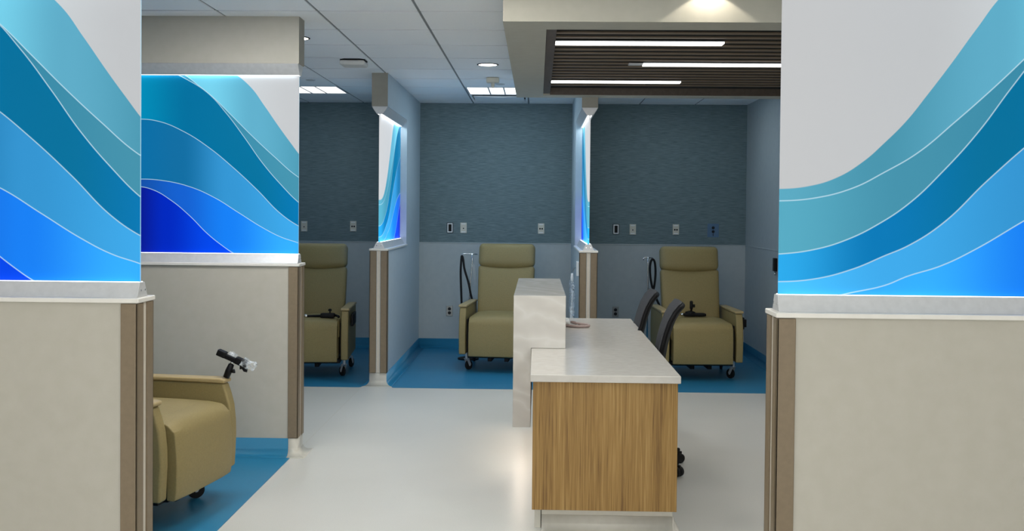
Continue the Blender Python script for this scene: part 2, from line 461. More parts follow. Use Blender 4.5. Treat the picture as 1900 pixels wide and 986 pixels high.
# ceiling: separate lay-in tiles over a recessed grid
cb = MB()
gx0, gy0, st, gap = -0.72, 6.01, 0.6125, 0.009
holes = set()
def cell(x, y): return (math.floor((x-gx0)/st), math.floor((y-gy0)/st))
TROFFERS = [(-0.42, 9.95, 'mid'), (-2.25, 9.95, 'bay'), (1.72, 9.95, 'bay'), (-1.7, 4.9, 'left'),  # left one is out of view, placed to brighten recliner and partition
            (-0.42, 2.7, 'corridor'), (-0.42, 0.4, 'corridor'), (-0.42, -1.9, 'corridor'),
            (-0.42, 4.6, 'front'), (1.72, 4.0, 'front'), (1.42, 1.0, 'corridor'), (-2.25, 1.0, 'corridor'), (1.42, -1.6, 'corridor')]  # corridor and front lights are out of view, added as fill
VENT = (-0.42, 10.6)
for t in TROFFERS: holes.add(cell(t[0], t[1]))
holes.add(cell(*VENT))
i0, i1 = math.floor((XL-gx0)/st), math.ceil((XR-gx0)/st)
j0, j1 = math.floor((YN-gy0)/st), math.ceil((BACK-gy0)/st)
for i in range(i0, i1):
    for j in range(j0, j1):
        if (i, j) in holes: continue
        x0 = max(XL, gx0+i*st+gap); x1 = min(XR, gx0+(i+1)*st-gap)
        y0 = max(YN, gy0+j*st+.013); y1 = min(BACK, gy0+(j+1)*st-.013)
        if (i, j) == cell(.88, 5.155):      # tile with a cut-out for the open downlight
            for bx in ((x0, .80, y0, y1), (.96, x1, y0, y1), (.80, .96, y0, 5.075), (.80, .96, 5.235, y1)): cb.box(*bx, CEIL, CEIL+0.012, mi=0)
            continue
        if x1-x0 > 0.01 and y1-y0 > 0.01: cb.box(x0, x1, y0, y1, CEIL, CEIL+0.012, mi=0)
cb.box(XL-.1, XR+.1, YN-.1, BACK+.1, CEIL+0.03, CEIL+0.12, mi=1)
for i in range(i0, i1+1): cb.box(gx0+i*st-.012, gx0+i*st+.012, YN, BACK, CEIL+0.006, CEIL+0.03, mi=1)
for j in range(j0, j1+1): cb.box(XL, XR, gy0+j*st-.012, gy0+j*st+.012, CEIL+0.006, CEIL+0.03, mi=1)
struct(cb.build('ceiling', ['tile', 'tile_gap']), 'suspended ceiling of square white tiles')

# outer walls
def back_wall():
    mb = MB()
    mb.box(XL-.1, XR+.1, BACK, BACK+.12, 0, 1.18, mi=0)
    mb.box(XL-.1, XR+.1, BACK, BACK+.12, 1.18, CEIL+.03, mi=1)
    o = struct(mb.build('wall_back', ['wall_grey', 'grasscloth']), 'back wall, grey below and blue grey fibre wall covering above')
    return o
wb = back_wall()
struct(MB().box(XL, XR, BACK-0.006, BACK, 1.174, 1.184).build('trim_2', 'wall_grey', bevel=0.002), 'slim rail along the back wall')
struct(MB().box(XL-.12, XL, YN-.1, BACK+.1, 0, CEIL+.03).build('wall_left', 'wall_paint'))
struct(MB().box(XR, XR+.12, YN-.1, BACK+.1, 0, CEIL+.03).build('wall_right', 'wall_paint'))
fw = MB().box(XL-.1, XR+.1, YN-.12, YN, 0, 0.7).box(XL-.1, XR+.1, YN-.12, YN, 2.6, CEIL+.03)
fw.box(XL-.1, -3.0, YN-.12, YN, 0.7, 2.6).box(2.4, XR+.1, YN-.12, YN, 0.7, 2.6)  # opening left for the added window
struct(fw.build('wall_front', 'wall_paint'))
wf = MB().box(-3.0, 2.4, YN-.08, YN-.04, .7, .75).box(-3.0, 2.4, YN-.08, YN-.04, 2.55, 2.6)  # unseen window added behind the camera to brighten ceiling and partitions
for k in range(5): wf.box(-3.0+k*1.3375, -2.95+k*1.3375, YN-.08, YN-.04, .75, 2.55)
struct(wf.build('added_window', 'aluminium'))
pw = bpy.data.lights.new('added_window_portal', 'AREA'); pw.shape = 'RECTANGLE'; pw.size = 5.4; pw.size_y = 1.9; pw.cycles.is_portal = True  # portal guiding outside light through the added window
po = bpy.data.objects.new('added_window_portal', pw); COL.objects.link(po); po.location = (-.3, YN-.02, 1.65); po.rotation_euler = (R(90), 0, 0)

# ------------------------------------------------------------------ coved skirting
def cove(mb, p0, p1, nrm, h=0.11, r=0.045, t=0.005, mi=0, m0=0.0, m1=0.0):
    # p0->p1 along the wall face, nrm points into the room
    p0, p1, nrm = Vector((*p0, 0)), Vector((*p1, 0)), Vector((*nrm, 0)).normalized()
    prof = [(0, h), (t, h), (t, r+0.004)]
    for k in range(7):
        a = R(90*k/6)
        prof.append((t+r-r*math.cos(a), 0.004+r-r*math.sin(a)))
    prof += [(t+r+0.01, 0.003), (t+r+0.01, 0.0), (0, 0)]
    dr = (p1-p0).normalized()      # m0, m1: mitre the run at an outside corner
    A = [mb.bm.verts.new(p0+nrm*d-dr*d*m0+Vector((0, 0, z))) for d, z in prof]
    B = [mb.bm.verts.new(p1+nrm*d+dr*d*m1+Vector((0, 0, z))) for d, z in prof]
    n = len(prof); fs = [mb.bm.faces.new(A), mb.bm.faces.new(B[::-1])]
    for i in range(n):
        f = mb.bm.faces.new((A[i], B[i], B[(i+1) % n], A[(i+1) % n])); fs.append(f); f.smooth = 1 <= i <= 9
    for f in fs: f.material_index = mi
    bmesh.ops.recalc_face_normals(mb.bm, faces=fs)
    return mb

# ------------------------------------------------------------------ partitions with illuminated glass
GL = 1.30      # glass length along the partition
T2 = 0.07      # half thickness
def partition(side_name, glass_label, origin, rz, length, art, cove_pos, cove_neg, glow_w=W_STRIP, wm='wall_paint', wing=.052):
    """local frame: x runs from the free end into the wall, y is across the wall."""
    root = struct(empty('wall_'+side_name, (origin[0], origin[1], 0), rz), 'low partition with glass above and header over it')
    # low wall, full-height pier and header
    struct(MB().box(0, GL, -T2, T2, 0, 1.182).build('low_wall', wm, root))
    struct(MB().box(0, GL, -T2, T2, 2.44, CEIL+.02).build('header', wm, root))
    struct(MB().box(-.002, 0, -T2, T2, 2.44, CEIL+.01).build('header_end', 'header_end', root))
    struct(MB().box(GL, length, -T2, T2, 0, CEIL+.02).build('pier', wm, root))
    c = MB().box(-0.014, GL, -T2-.014, T2+.014, 1.182, 1.2)
    struct(c.build('wall_cap', 'cap', root, bevel=0.004))
    for s in (-1, 1):
        a = s*T2; b = s*(T2+.009); i = s*(T2-.052)
        y0, y1 = min(a, b), max(a, b)
        g = MB().box(-0.009, 0.056, y0, y1, 0.112, 1.18)
        y0, y1 = min(i, b), max(i, b)
        g.box(-0.009, 0.0, y0, y1, 0.112, 1.18)
        struct(g.build('corner_guard', 'guard', root, bevel=0.003))
    struct(MB().box(-0.004, 0.0, -0.014, 0.014, 0.112, 1.18).build('end_strip', 'guard_strip', root))
    # white cove round the free end
    cv = MB()
    cove(cv, (0, -T2), (0, T2), (-1, 0), m0=1, m1=1)
    if wing > 0:
        cove(cv, (wing, T2), (0, T2), (0, 1), m1=1); cove(cv, (wing, -T2), (0, -T2), (0, -1), m1=1)
    struct(cv.build('baseboard_end', 'plinth', root))
    for s, m_ in ((1, cove_pos), (-1, cove_neg)):
        cv = MB(); cove(cv, (wing, s*T2), (length, s*T2), (0, s), m0=0 if wing > 0 else 1)
        struct(cv.build('baseboard_side', m_, root))
    # the lit glass with its clamping channels: a thing of its own
    g = empty('glass_panel', (origin[0], origin[1], 0), rz)
    tag(g, glass_label, 'glass panel', 'illuminated wave pattern glass panels')
    MB().box(0.012, GL-.004, -.006, .006, 1.238, 2.39).build('glass', art, g, bevel=0.0015)
    b = MB().prism([(-.052, 1.2), (.052, 1.2), (.044, 1.212), (.024, 1.256), (-.024, 1.256), (-.044, 1.212)], 0.004, GL, 'x')
    b.build('base_channel', 'aluminium', g, bevel=0.0015)
    t = MB().prism([(-.068, 2.44), (.068, 2.44), (.062, 2.425), (.026, 2.374), (-.026, 2.374), (-.062, 2.425)], 0.004, GL, 'x')
    t.build('head_channel', 'aluminium', g, bevel=0.0015)
    for s in (-1, 1):
        MB().lathe([(.004, 0), (.004, .003)], 10, Matrix.Translation((0.004, s*.02, 1.226)) @ Matrix.Rotation(R(-90), 4, 'Y')).build('screw', 'chrome', g)
        e = MB().box(0.01, GL-.01, s*.0135-.004, s*.0135+.004, 2.3715, 2.3745).build('light_strip', 'lamp_white', g)
        area('strip_light', g, (GL/2, s*.0135, 2.3705), (GL-.06, .008), glow_w, (0.80, 0.93, 1.0))
        e = MB().box(0.01, GL-.01, s*.0135-.004, s*.0135+.004, 1.2555, 1.2585).build('light_strip', 'lamp_white', g)
        area('strip_light', g, (GL/2, s*.0135, 1.2595), (GL-.06, .008), glow_w*.2, (0.62, 0.86, 1.0), (PI, 0, 0))
    return root

partition('left_near', 'large lit blue wave glass panel at the far left, nearest on that side', (-1.495, 3.77), PI, 2.405, 'art_cut_a', 'plinth', 'floor_blue')
partition('left_middle', 'lit blue wave glass panel behind the tan recliner in the left bay', (-1.485, 6.25), PI, 2.415, 'art_cut_a', 'floor_blue', 'plinth')
partition('right_near', 'large lit wave glass panel at the right edge, mostly white above', (0.832, 3.52), 0, 2.468, 'art_cut_b', 'plinth', 'plinth')
partition('rear_left', 'narrow oblique lit glass panel left of the middle rear bay', (-1.38, 8.705), PI/2, 2.415, 'art_cut_c', 'floor_blue', 'floor_blue', 1.6, 'wall_paint_glass_lit', 0.0)
partition('rear_right', 'very narrow lit glass panel between the two rear bays, beyond the desk', (0.447, 8.705), PI/2, 2.415, 'art_cut_c', 'floor_blue', 'floor_blue', 1.6, 'wall_paint_glass_lit', 0.0)

# solid side wall of the rear right bay
sw = struct(MB().box(2.30, 2.44, 8.70, BACK, 0, CEIL+.02).build('wall_rear_side', 'wall_grey', bevel=0.003))
struct(MB().box(2.294, 2.30, 8.72, BACK-.01, 1.174, 1.184).build('trim_3', 'wall_grey', bevel=0.002))
cv = MB(); cove(cv, (2.30, 8.6), (2.30, BACK), (-1, 0)); struct(cv.build('baseboard_side', 'floor_blue'))
cv = MB(); cove(cv, (-3.15, BACK), (-1.45, BACK), (0, -1)); cove(cv, (-1.31, BACK), (0.377, BACK), (0, -1)); cove(cv, (0.517, BACK), (2.30, BACK), (0, -1))
struct(cv.build('baseboard_back', 'floor_blue'))
# left side of the rear left bay and the wall behind the left bays
struct(MB().box(-3.29, -3.15, 8.70, BACK, 0, CEIL+.02).build('wall_rear_far', 'wall_grey', bevel=0.003))

# ------------------------------------------------------------------ soffit over the nurse desk with slatted recess
SX0, SX1, SY0, SY1, SZ = -0.19, 3.3, 5.25, 8.76, 2.53
RX0, RX1, RY0, RY1 = 0.04, 3.1, 5.48, 8.58
sf = MB()
sf.box(SX0, RX0, SY0, SY1, SZ, CEIL+.01)
sf.box(RX1, SX1, SY0, SY1, SZ, CEIL+.01)
sf.box(RX0, RX1, SY0, RY0, SZ, CEIL+.01)
sf.box(RX0, RX1, RY1, SY1, SZ, CEIL+.01)
sf.box(RX0, RX1, RY0, RY1, 2.70, CEIL+.01)
bmesh.ops.remove_doubles(sf.bm, verts=sf.bm.verts, dist=0.0005)
soff = struct(sf.build('ceiling_soffit', 'soffit'), 'dropped bulkhead over the nurse desk')
fr = MB()
fr.box(RX0+.001, RX0+.058, RY0+.001, RY1-.001, 2.545, 2.565)
fr.box(RX1-.058, RX1-.001, RY0+.001, RY1-.001, 2.545, 2.565)
fr.box(RX0+.058, RX1-.058, RY1-.014, RY1-.001, 2.534, 2.699)
fr.box(RX0+.058, RX1-.058, RY0+.001, RY0+.012, 2.534, 2.699)
slatp = empty('slatted_ceiling', (1.57, 7.0, 2.53))
tag(slatp, 'dark brown timber slatted ceiling panel recessed above the nurse desk', 'ceiling panel')
inv = Matrix.Translation((-1.57, -7.0, -2.53))
def smooth_path(p, k=5):
    p = [Vector(q) for q in p]; out = []
    for i in range(len(p)-1):
        a, b, c, d = p[max(i-1, 0)], p[i], p[i+1], p[min(i+2, len(p)-1)]
        for j in range(k):
            t = j/k
            out.append(.5*((2*b)+(c-a)*t+(2*a-5*b+4*c-d)*t*t+(-a+3*b-3*c+d)*t**3))
    out.append(p[-1]); return out
def local(mb):
    bmesh.ops.transform(mb.bm, matrix=inv, verts=mb.bm.verts); return mb
local(fr).build('frame', 'slat_frame', slatp, bevel=0.002)
local(MB().box(RX0+.01, RX1-.01, RY0+.013, RY1-.016, 2.5935, 2.698)).build('backing', 'dark_void', slatp)
LIN = [(6.14, 6.24, .09, 1.13), (7.03, 7.13, .73, 3.0), (7.99, 8.08, .09, 1.13)]
SLZ, SLH = 2.585, 0.095
pitch = 0.152
y = RY0+.07; k = 0
ys = []
while y < RY1-.06: ys.append(y); y += pitch
# line the slats up with the rows seen
y0s = 5.70
ys = [y0s-0.1+i*pitch for i in range(19)]
for y in ys:
    segs = [(RX0+.062, RX1-.062)]
    mb = MB()
    for s0, s1 in segs: mb.box(s0, s1, y-.025, y+.025, SLZ, 2.593)
    local(mb).build('slat', 'slat', slatp, bevel=0.001)
LBL = ['long white linear light at the front of the slatted ceiling, nearest the camera',
       'white linear light in the middle of the slatted ceiling, with a grey end cap',
       'long white linear light at the rear of the slatted ceiling, nearest the back wall']
for (a, b, x0, x1), lb in zip(LIN, LBL):
    g = empty('linear_light', ((x0+x1)/2, (a+b)/2, 2.570)); tag(g, lb, 'linear light', 'linear lights in the slatted ceiling')
    hx, hy = (x1-x0)/2, (b-a)/2
    MB().box(-hx, hx, -hy, hy, .009, .0145).build('housing', 'aluminium', g)
    MB().box(-hx+.002, hx-.002, -hy+.002, hy-.002, 0.0, .0088).build('diffuser', 'lamp_linear', g)
    if x0 > .5: MB().box(-hx-.10, -hx, -hy+.02, hy-.02, .002, .0145).build('end_cap', 'aluminium', g, bevel=.003)
    area('lamp', g, (0, 0, -.003), (2*hx-.02, 2*hy-.02), 3.2*(2*hx), (1, .95, .88), spread=130)

# ------------------------------------------------------------------ ceiling fittings
TL = {(-0.42, 9.95): 'square lit ceiling light over the middle rear bay, beside the bulkhead',
      (-2.25, 9.95): 'square lit ceiling light over the rear left bay',
      (1.72, 9.95): 'square lit ceiling light over the rear right bay',
      (-1.7, 4.9): 'unseen square ceiling light added to brighten the left bay'}
for tx, ty, kind in TROFFERS:
    ci, cj = cell(tx, ty); cx = gx0+(ci+.5)*st; cy = gy0+(cj+.5)*st
    g = empty('ceiling_light', (cx, cy, CEIL))
    tag(g, TL.get((tx, ty), 'unseen square fill light added over the corridor in front of the bays'), 'ceiling light', 'square ceiling lights')
    h = st/2-.008
    f = MB()
    for a in ((-h, h, -h, -h+.016), (-h, h, h-.016, h), (-h, -h+.016, -h+.016, h-.016), (h-.016, h, -h+.016, h-.016)): f.box(*a, 0, .02)
    for x in (-.075, .075): f.box(x-.007, x+.007, -h+.016, h-.016, 0, .02)
    f.build('frame', 'aluminium', g)
    for x0, x1 in ((-h+.016, -.082), (-.068, .068), (.082, h-.016)):
        MB().box(x0, x1, -h+.016, h-.016, .006, .012).build('diffuser', 'lamp_white', g)
    if kind in W_BAY: area('lamp', g, (0, 0, -.004), (.5, .5), W_BAY[kind], C_COOL if kind != 'left' else (1, .98, .94))
    else: area('lamp', g, (0, 0, -.004), (.5, .5), W_CORRIDOR_FILL*(1.7 if kind == 'front' else 1), C_WARM)

ci, cj = cell(*VENT); cx = gx0+(ci+.5)*st; cy = gy0+(cj+.5)*st
g = empty('air_diffuser', (cx, cy, CEIL)); tag(g, 'square curved-face air diffuser in the ceiling behind the middle bay light', 'air vent')
h = st/2-.008
f = MB()
for a in ((-h, h, -h, -h+.02), (-h, h, h-.02, h), (-h, -h+.02, -h+.02, h-.02), (h-.02, h, -h+.02, h-.02)): f.box(*a, 0, .02)
f.build('frame', 'tile', g)
MB().box(-h+.02, h-.02, -h+.02, h-.02, .022, .028).build('plenum', 'dark_void', g)
f = MB()
pf = [(-.262, -.004), (-.13, -.014), (0, -.018), (.13, -.014), (.262, -.004), (.262, .0), (-.262, .0)]
f.prism(pf, -.21, .21, 'y')
f.build('face_plate', 'tile', g, bevel=.003)

def downlight(x, y, label, power=W_DOWN, color=C_WARM, spread=120):
    g = empty('downlight', (x, y, CEIL)); tag(g, label, 'downlight', 'round ceiling downlights')
    MB().lathe([(.088, 0), (.088, -.003), (.084, -.005), (.076, -.005), (.076, 0)], 32).build('trim_ring', 'black_plastic', g)
    MB().lathe([(.0755, -.001), (.0755, -.004), (.03, -.0065), (.002, -.0065)], 32).build('lens', 'lamp_warm', g)
    area('lamp', g, (0, 0, -.009), (.12, .12), power, color, shape='DISK', spread=spread)
    return g
downlight(-0.415, 8.17, 'round lit downlight beside the bulkhead, above the middle bay entrance', W_DOWN, (.85, .93, 1))
downlight(-1.68, 6.95, 'round lit downlight half hidden by the header of the left partition', W_DOWN, (.85, .93, 1))
g = empty('downlight', (.88, 5.155, CEIL)); tag(g, 'open round downlight washing the front face of the bulkhead', 'downlight', 'round ceiling downlights')
can = MB()
for k in range(24):
    a0, a1 = 2*PI*k/24, 2*PI*(k+1)/24
    c0, s0, c1, s1 = math.cos(a0), math.sin(a0), math.cos(a1), math.sin(a1)
    can.prism([(.076*c0, .076*s0), (.088*c0, .088*s0), (.088*c1, .088*s1), (.076*c1, .076*s1)], -.004, .026, 'z')
can.build('can', 'black_plastic', g)
MB().lathe([(.07, .0265), (.07, .029)], 24).build('lens', 'lamp_warm', g)
sl = bpy.data.lights.new('spot', 'SPOT'); sl.energy = 4.2; sl.color = (1, .9, .76); sl.spot_size = R(107.5); sl.spot_blend = .12; sl.shadow_soft_size = .008
so = bpy.data.objects.new('spot', sl); COL.objects.link(so); so.parent = g; so.location = (0, 0, .016)

g = empty('access_point', (-1.475, 7.98, CEIL)); tag(g, 'flat white rounded wireless unit on the ceiling near the rear left column', 'ceiling device')
MB().prism([(-.10, -.06), (-.06, -.10), (.06, -.10), (.10, -.06), (.10, .06), (.06, .10), (-.06, .10), (-.10, .06)], -.008, -.0005, 'z').build('mounting_plate', 'black_plastic', g)
MB().cushion((.20, .20, .040), .019, centre=(0, 0, -.0285), n=8).build('housing', 'cap', g)
g = empty('motion_sensor', (-.41, 8.98, CEIL)); tag(g, 'small grey block sensor with a stub hanging from the ceiling above the middle bay', 'sensor')
MB().cushion((.115, .09, .045), .008, centre=(0, 0, -.0235), n=4).build('housing', 'plate_beige', g)
MB().lathe([(.017, -.045), (.016, -.07), (.012, -.088), (.004, -.092)], 16).build('stub', 'plate_beige', g)
o = MB().lathe([(.045, 0), (.043, -.004), (.03, -.008), (.01, -.009)], 20).build('sprinkler_cover', 'aluminium', loc=(-.36, 9.42, CEIL))
tag(o, 'small flat round sprinkler cover beside the block sensor on the ceiling', 'sprinkler', 'flat round sprinkler covers')
o = o.copy(); COL.objects.link(o); o.location = (-2.10, 9.2, CEIL); tag(o, 'small flat round sprinkler cover in front of the rear left bay light', 'sprinkler', 'flat round sprinkler covers')

# ------------------------------------------------------------------ nurse desk
desk = empty('nurse_desk', (0.33, 6.03, 0)); tag(desk, 'nurse desk with oak end panel, white worktop and raised marbled ledge', 'desk')
inv = Matrix.Translation((-0.33, -6.03, 0))
DX0, DX1, DY0, DY1 = -0.013, 0.678, 4.775, 7.29
local(MB().box(-0.026, 0.69, 4.76, 7.32, 0.725, 0.76)).build('worktop', 'counter', desk, bevel=0.003)
local(MB().box(DX0, DX1, DY0, DY0+.025, 0.108, 0.7245)).build('end_panel', 'oak', desk, bevel=0.0015)
local(MB().box(DX0, DX1, DY1-.025, DY1, 0.108, 0.7245)).build('end_panel', 'oak', desk, bevel=0.0015)
local(MB().box(DX0, DX0+.022, DY0+.026, DY1-.026, 0.108, 0.7245)).build('back_panel', 'oak', desk)
local(MB().box(DX0+.023, DX1-.03, DY0+.026, DY0+.47, 0.108, 0.7245)).build('pedestal', 'oak', desk, bevel=0.0015)
local(MB().box(DX0+.023, DX0+.30, DY1-.30, DY1-.026, 0.108, 0.7245)).build('pedestal', 'oak', desk, bevel=0.0015)
pl = MB().box(0.034, 0.665, 4.83, 5.24, 0.0, 0.1075); 
pl.box(0.034, 0.29, 6.99, 7.25, 0.0, 0.1075); pl.box(0.0, 0.03, 4.85, 7.25, 0, .1075)
cove(pl, (0.034, 4.83), (0.665, 4.83), (0, -1), h=.07, r=.03); cove(pl, (0.665, 4.82), (0.665, 5.24), (1, 0), h=.07, r=.02)
local(pl).build('plinth', 'plinth', desk)
rl = MB().prism([(-.13, .309), (-.0275, .309), (-.0275, .7605), (.167, .7605), (.167, 1.06), (-.13, 1.06)], 5.677, 7.14, 'y')
local(rl).build('raised_ledge', 'swirl', desk, bevel=0.003)
us = local(MB().box(-.10, -.085, 5.75, 7.08, .303, .3085)).build('under_light', 'lamp_warm', desk)
area('under_lamp', desk, (-.0925-.33, 6.41-6.03, .300), (.012, 1.30), 1.4, (1, .84, .70))

# cord loops lying on the worktop
def arc(cx, cy, z, r, a0, a1, n=14, sx=1.0):
    return [(cx+r*sx*math.cos(R(a0+(a1-a0)*k/n)), cy+r*math.sin(R(a0+(a1-a0)*k/n)), z) for k in range(n+1)]
zc = .7605
cord = MB()
cord.tube([(.19, 6.78, zc+.009), (.23, 6.72, zc+.009), (.29, 6.69, zc+.01)] + arc(.312, 6.76, zc+.010, .06, -110, 80, 10, .7) + [(.29, 6.85, zc+.012), (.255, 6.83, zc+.02), (.24, 6.78, zc+.03), (.26, 6.74, zc+.03)], .0095, 10)
cord = cord.build('coiled_cord', 'cord'); tag(cord, 'pinkish grey looped thick cord lying on the white worktop', 'cord')
g = empty('telephone_handset', (.205, 6.97, zc)); tag(g, 'white slim handset lying on the worktop behind the marbled ledge', 'handset')
MB().cushion((.05, .17, .03), .012, centre=(0, 0, .0155), n=6).build('body', 'plate_white', g)
MB().tube([(.01, -.085, .012), (.03, -.13, .006), (.06, -.16, .006), (.075, -.13, .006), (.055, -.08, .006)], .004, 8).build('cable', 'plate_white', g)

# ------------------------------------------------------------------ casters and recliners
def caster(parent, x, y, r=.045, rz=0.0, top=.170, rub='black_rubber', metal='aluminium'):
    f = MB()
    Mx = Matrix.Translation((x, y, 0)) @ Matrix.Rotation(rz, 4, 'Z')
    for s in (-1, 1):
        f.prism([(-.014, top-.06), (.02, top-.06), (.045, r+.008), (.036, r-.010), (.024, r-.008)], s*.018-.0015, s*.018+.0015, 'x', Mx)
    f.box(-.0195, .0195, -.016, .022, top-.061, top-.057, Mx)
    f.lathe([(.013, top-.058), (.013, top+.002)], 14, Mx)
    o = f.build('caster', metal, parent)
    W = Mx @ Matrix.Translation((0, .033, r)) @ Matrix.Rotation(R(90), 4, 'Y')
    w = MB().lathe([(.012, -.013), (r*.72, -.012), (r*.97, -.010), (r, -.005), (r, .005), (r*.97, .010), (r*.72, .012), (.012, .013)], 24, W)
    w.build('wheel', rub, o)
    return o

def recliner():
    root = empty('recliner', (0, 0, 0))
    # chassis
    c = MB().box(-.29, .29, -.38, .33, .135, .17); c.box(-.25, .25, -.41, -.36, .142, .168)
    c.box(-.10, -.06, -.36, .30, .10, .135); c.box(.06, .10, -.36, .30, .10, .135)
    c.build('chassis', 'black_plastic', root, bevel=.004)
    for sx in (-1, 1):
        for yy, a in ((-.27, 35*sx), (.26, -20*sx)): caster(root, sx*.318, yy, rz=R(a))
    # seat block
    def sag(v): 
        v.z += -.016*min(1, abs(v.x)/.285)**4
        return v
    MB().cushion((.57, .50, .17), .03, (0, 0, .016), centre=(0, -.14, .455), n=12, warp=sag).build('seat', 'vinyl', root)
    MB().box(-.27, .27, -.33, .12, .172, .37).build('seat_box', 'vinyl', root, bevel=.006)
    # upholstered footrest, folded down, whose top rolls over the seat front
    prof = []
    for k in range(9):
        a = R(90+90*k/8); prof.append((-.355+.085*math.cos(a), .452+.088*math.sin(a)))
    prof += [(-.447, .38), (-.45, .30), (-.447, .20), (-.44, .160), (-.425, .155), (-.395, .158), (-.392, .36), (-.365, .44), (-.33, .47), (-.30, .50), (-.30, .541)]
    fm = MB(); n = 14; rings = []
    for i in range(n+1):
        x = -.272+.544*i/n; u = abs(x)/.272
        ring = []
        for (yy, zz) in prof:
            k = (1-u**4)
            ring.append(fm.bm.verts.new((x, yy-(.018 if yy < -.38 else 0)-(.012*k if yy < -.40 else 0), zz+(.004 if zz > .5 else 0)*k-(.016*u**4 if zz > .5 else 0))))
        rings.append(ring)
    for A, B in zip(rings, rings[1:]):
        for j in range(len(prof)):
            f = fm.bm.faces.new((A[j], B[j], B[(j+1) % len(prof)], A[(j+1) % len(prof)])); f.smooth = True
    fm.bm.faces.new(rings[0]); fm.bm.faces.new(rings[-1][::-1])
    fm.build('footrest', 'vinyl', root, bevel=.007)
    # back: two cushions on a reclined line
    tilt = R(-14)
    Bk = Matrix.Translation((0, .11, .50)) @ Matrix.Rotation(tilt, 4, 'X')
    def w1(v):
        v = v.copy(); t = max(0, (v.z-.35)/.14)
        if v.z > .30: v.z -= .022*(1-(v.x/.28)**2)*min(1, t)
        v.x *= .965+.035*max(0, min(1, v.z/.5))
        return Bk @ v
    MB().cushion((.57, .11, .54), .03, (0, .022, 0), centre=(0, .055, .235), n=14, warp=w1).build('backrest', 'vinyl', root)
    def w2(v):
        v = v.copy()
        if v.z < .56: v.z -= .022*(1-(v.x/.28)**2)*min(1, (.62-v.z)/.12)
        return Bk @ v
    MB().cushion((.57, .125, .235), .048, (0, .022, 0), centre=(0, .050, .615), n=14, warp=w2).build('headrest', 'vinyl', root)
    bk = MB().box(-.25, .25, .112, .13, .02, .66, Bk); bk.build('back_shell', 'black_plastic', root, bevel=.004)
    for s in (-1, 1):
        # upholstered arm side with its curved front edge
        pts = [(-.435, .171), (.30, .171), (.32, .45), (.30, .615), (-.395, .615), (-.415, .56), (-.432, .50), (-.441, .42), (-.443, .34)]
        a = MB().prism(pts, s*.303, s*.368, 'x'); ao = a.build('arm', 'vinyl', root, bevel=.012, seg=3)
        pd = MB().prism([(-.405, .6155), (.30, .6155), (.30, .635), (-.38, .642), (-.408, .636)], s*.296, s*.377, 'x')
        pd.build('arm_pad', 'vinyl_pad', ao, bevel=.009, seg=3)
        MB().box(min(s*.291, s*.3025), max(s*.291, s*.3025), -.37, .22, .20, .50).build('side_bracket', 'black_plastic', root)
    return root

RECL = [((-.33, 9.86), -5, 'olive tan recliner in the middle rear bay, partly hidden by the marbled ledge'),
        ((1.50, 9.56), 2, 'olive tan recliner in the rear right bay, behind the grey task chairs'),
        ((-2.105, 9.40), 5, 'dark olive recliner in the rear left bay, left half hidden by the partition'),
        ((-2.088, 4.988), 79.5, 'tan recliner in the left bay facing the corridor, nearest to the camera')]
first = recliner(); recl = []
for i, ((x, y), a, lb) in enumerate(RECL):
    o = first if i == 0 else copy_tree(first)
    o.location = (x, y, .0023); o.rotation_euler.z = R(a)
    tag(o, lb, 'recliner', 'upholstered recliners in the bays'); recl.append(o)

def at(ix, lx, ly, lz):
    (x, y), a, _ = RECL[ix]; a = R(a)
    return (x+lx*math.cos(a)-ly*math.sin(a), y+lx*math.sin(a)+ly*math.cos(a), lz+.0023)

# articulated tool arms left on the chairs
def holder(name, label, loc, rz, pts, extra):
    g = empty(name, loc, rz); tag(g, label, 'device arm')
    return g
# rear left: jointed arm lying across the seat
g = empty('device_arm', at(2, .14, -.31, .541), R(5)); tag(g, 'black jointed device arm lying across the seat of the rear left recliner', 'device arm')
MB().tube([(-.30, .01, .018), (-.16, .0, .018), (-.03, .0, .02)], .011, 10).build('rod', 'black_plastic', g)
MB().cushion((.13, .07, .045), .012, centre=(.03, 0, .023), n=4).build('clamp', 'black_plastic', g)
MB().tube([(.08, 0, .03), (.12, -.02, .022), (.135, -.05, .016)], .012, 10).build('tip', 'black_plastic', g)
MB().lathe([(.006, .04), (.006, .062), (.015, .066), (.017, .075), (.012, .084), (.003, .086)], 16, Matrix.Translation((.05, 0, 0))).build('knob', 'black_plastic', g)
MB().lathe([(.016, -.014), (.019, 0), (.016, .014)], 16, Matrix.Translation((-.17, 0, .018)) @ Matrix.Rotation(R(90), 4, 'Y')).build('collar', 'chrome', g)
# rear right: arm with upright puck
g = empty('device_arm', at(1, -.03, -.12, .562), R(2)); tag(g, 'black device arm with upright round head on the seat of the rear right recliner', 'device arm')
MB().cushion((.21, .08, .03), .010, centre=(0.01, 0, .0155), n=4).build('base', 'black_plastic', g)
MB().lathe([(.05, .028), (.045, .042), (.02, .05), (.004, .052)], 20, Matrix.Translation((-.03, 0, 0))).build('hub', 'black_plastic', g)
MB().tube([(-.02, 0, .045), (-.018, 0, .09), (-.016, .005, .12)], .010, 10).build('stem', 'black_plastic', g)
MB().cushion((.028, .035, .08), .010, centre=(-.02, 0, .105), n=4).build('head', 'black_plastic', g)
MB().cushion((.02, .025, .03), .006, centre=(.004, 0, .098), n=4).build('grip', 'black_plastic', g)
MB().tube([(-.085, 0, .014), (-.10, 0, .016), (-.115, -.005, .012)], .013, 10).build('tip', 'chrome', g)
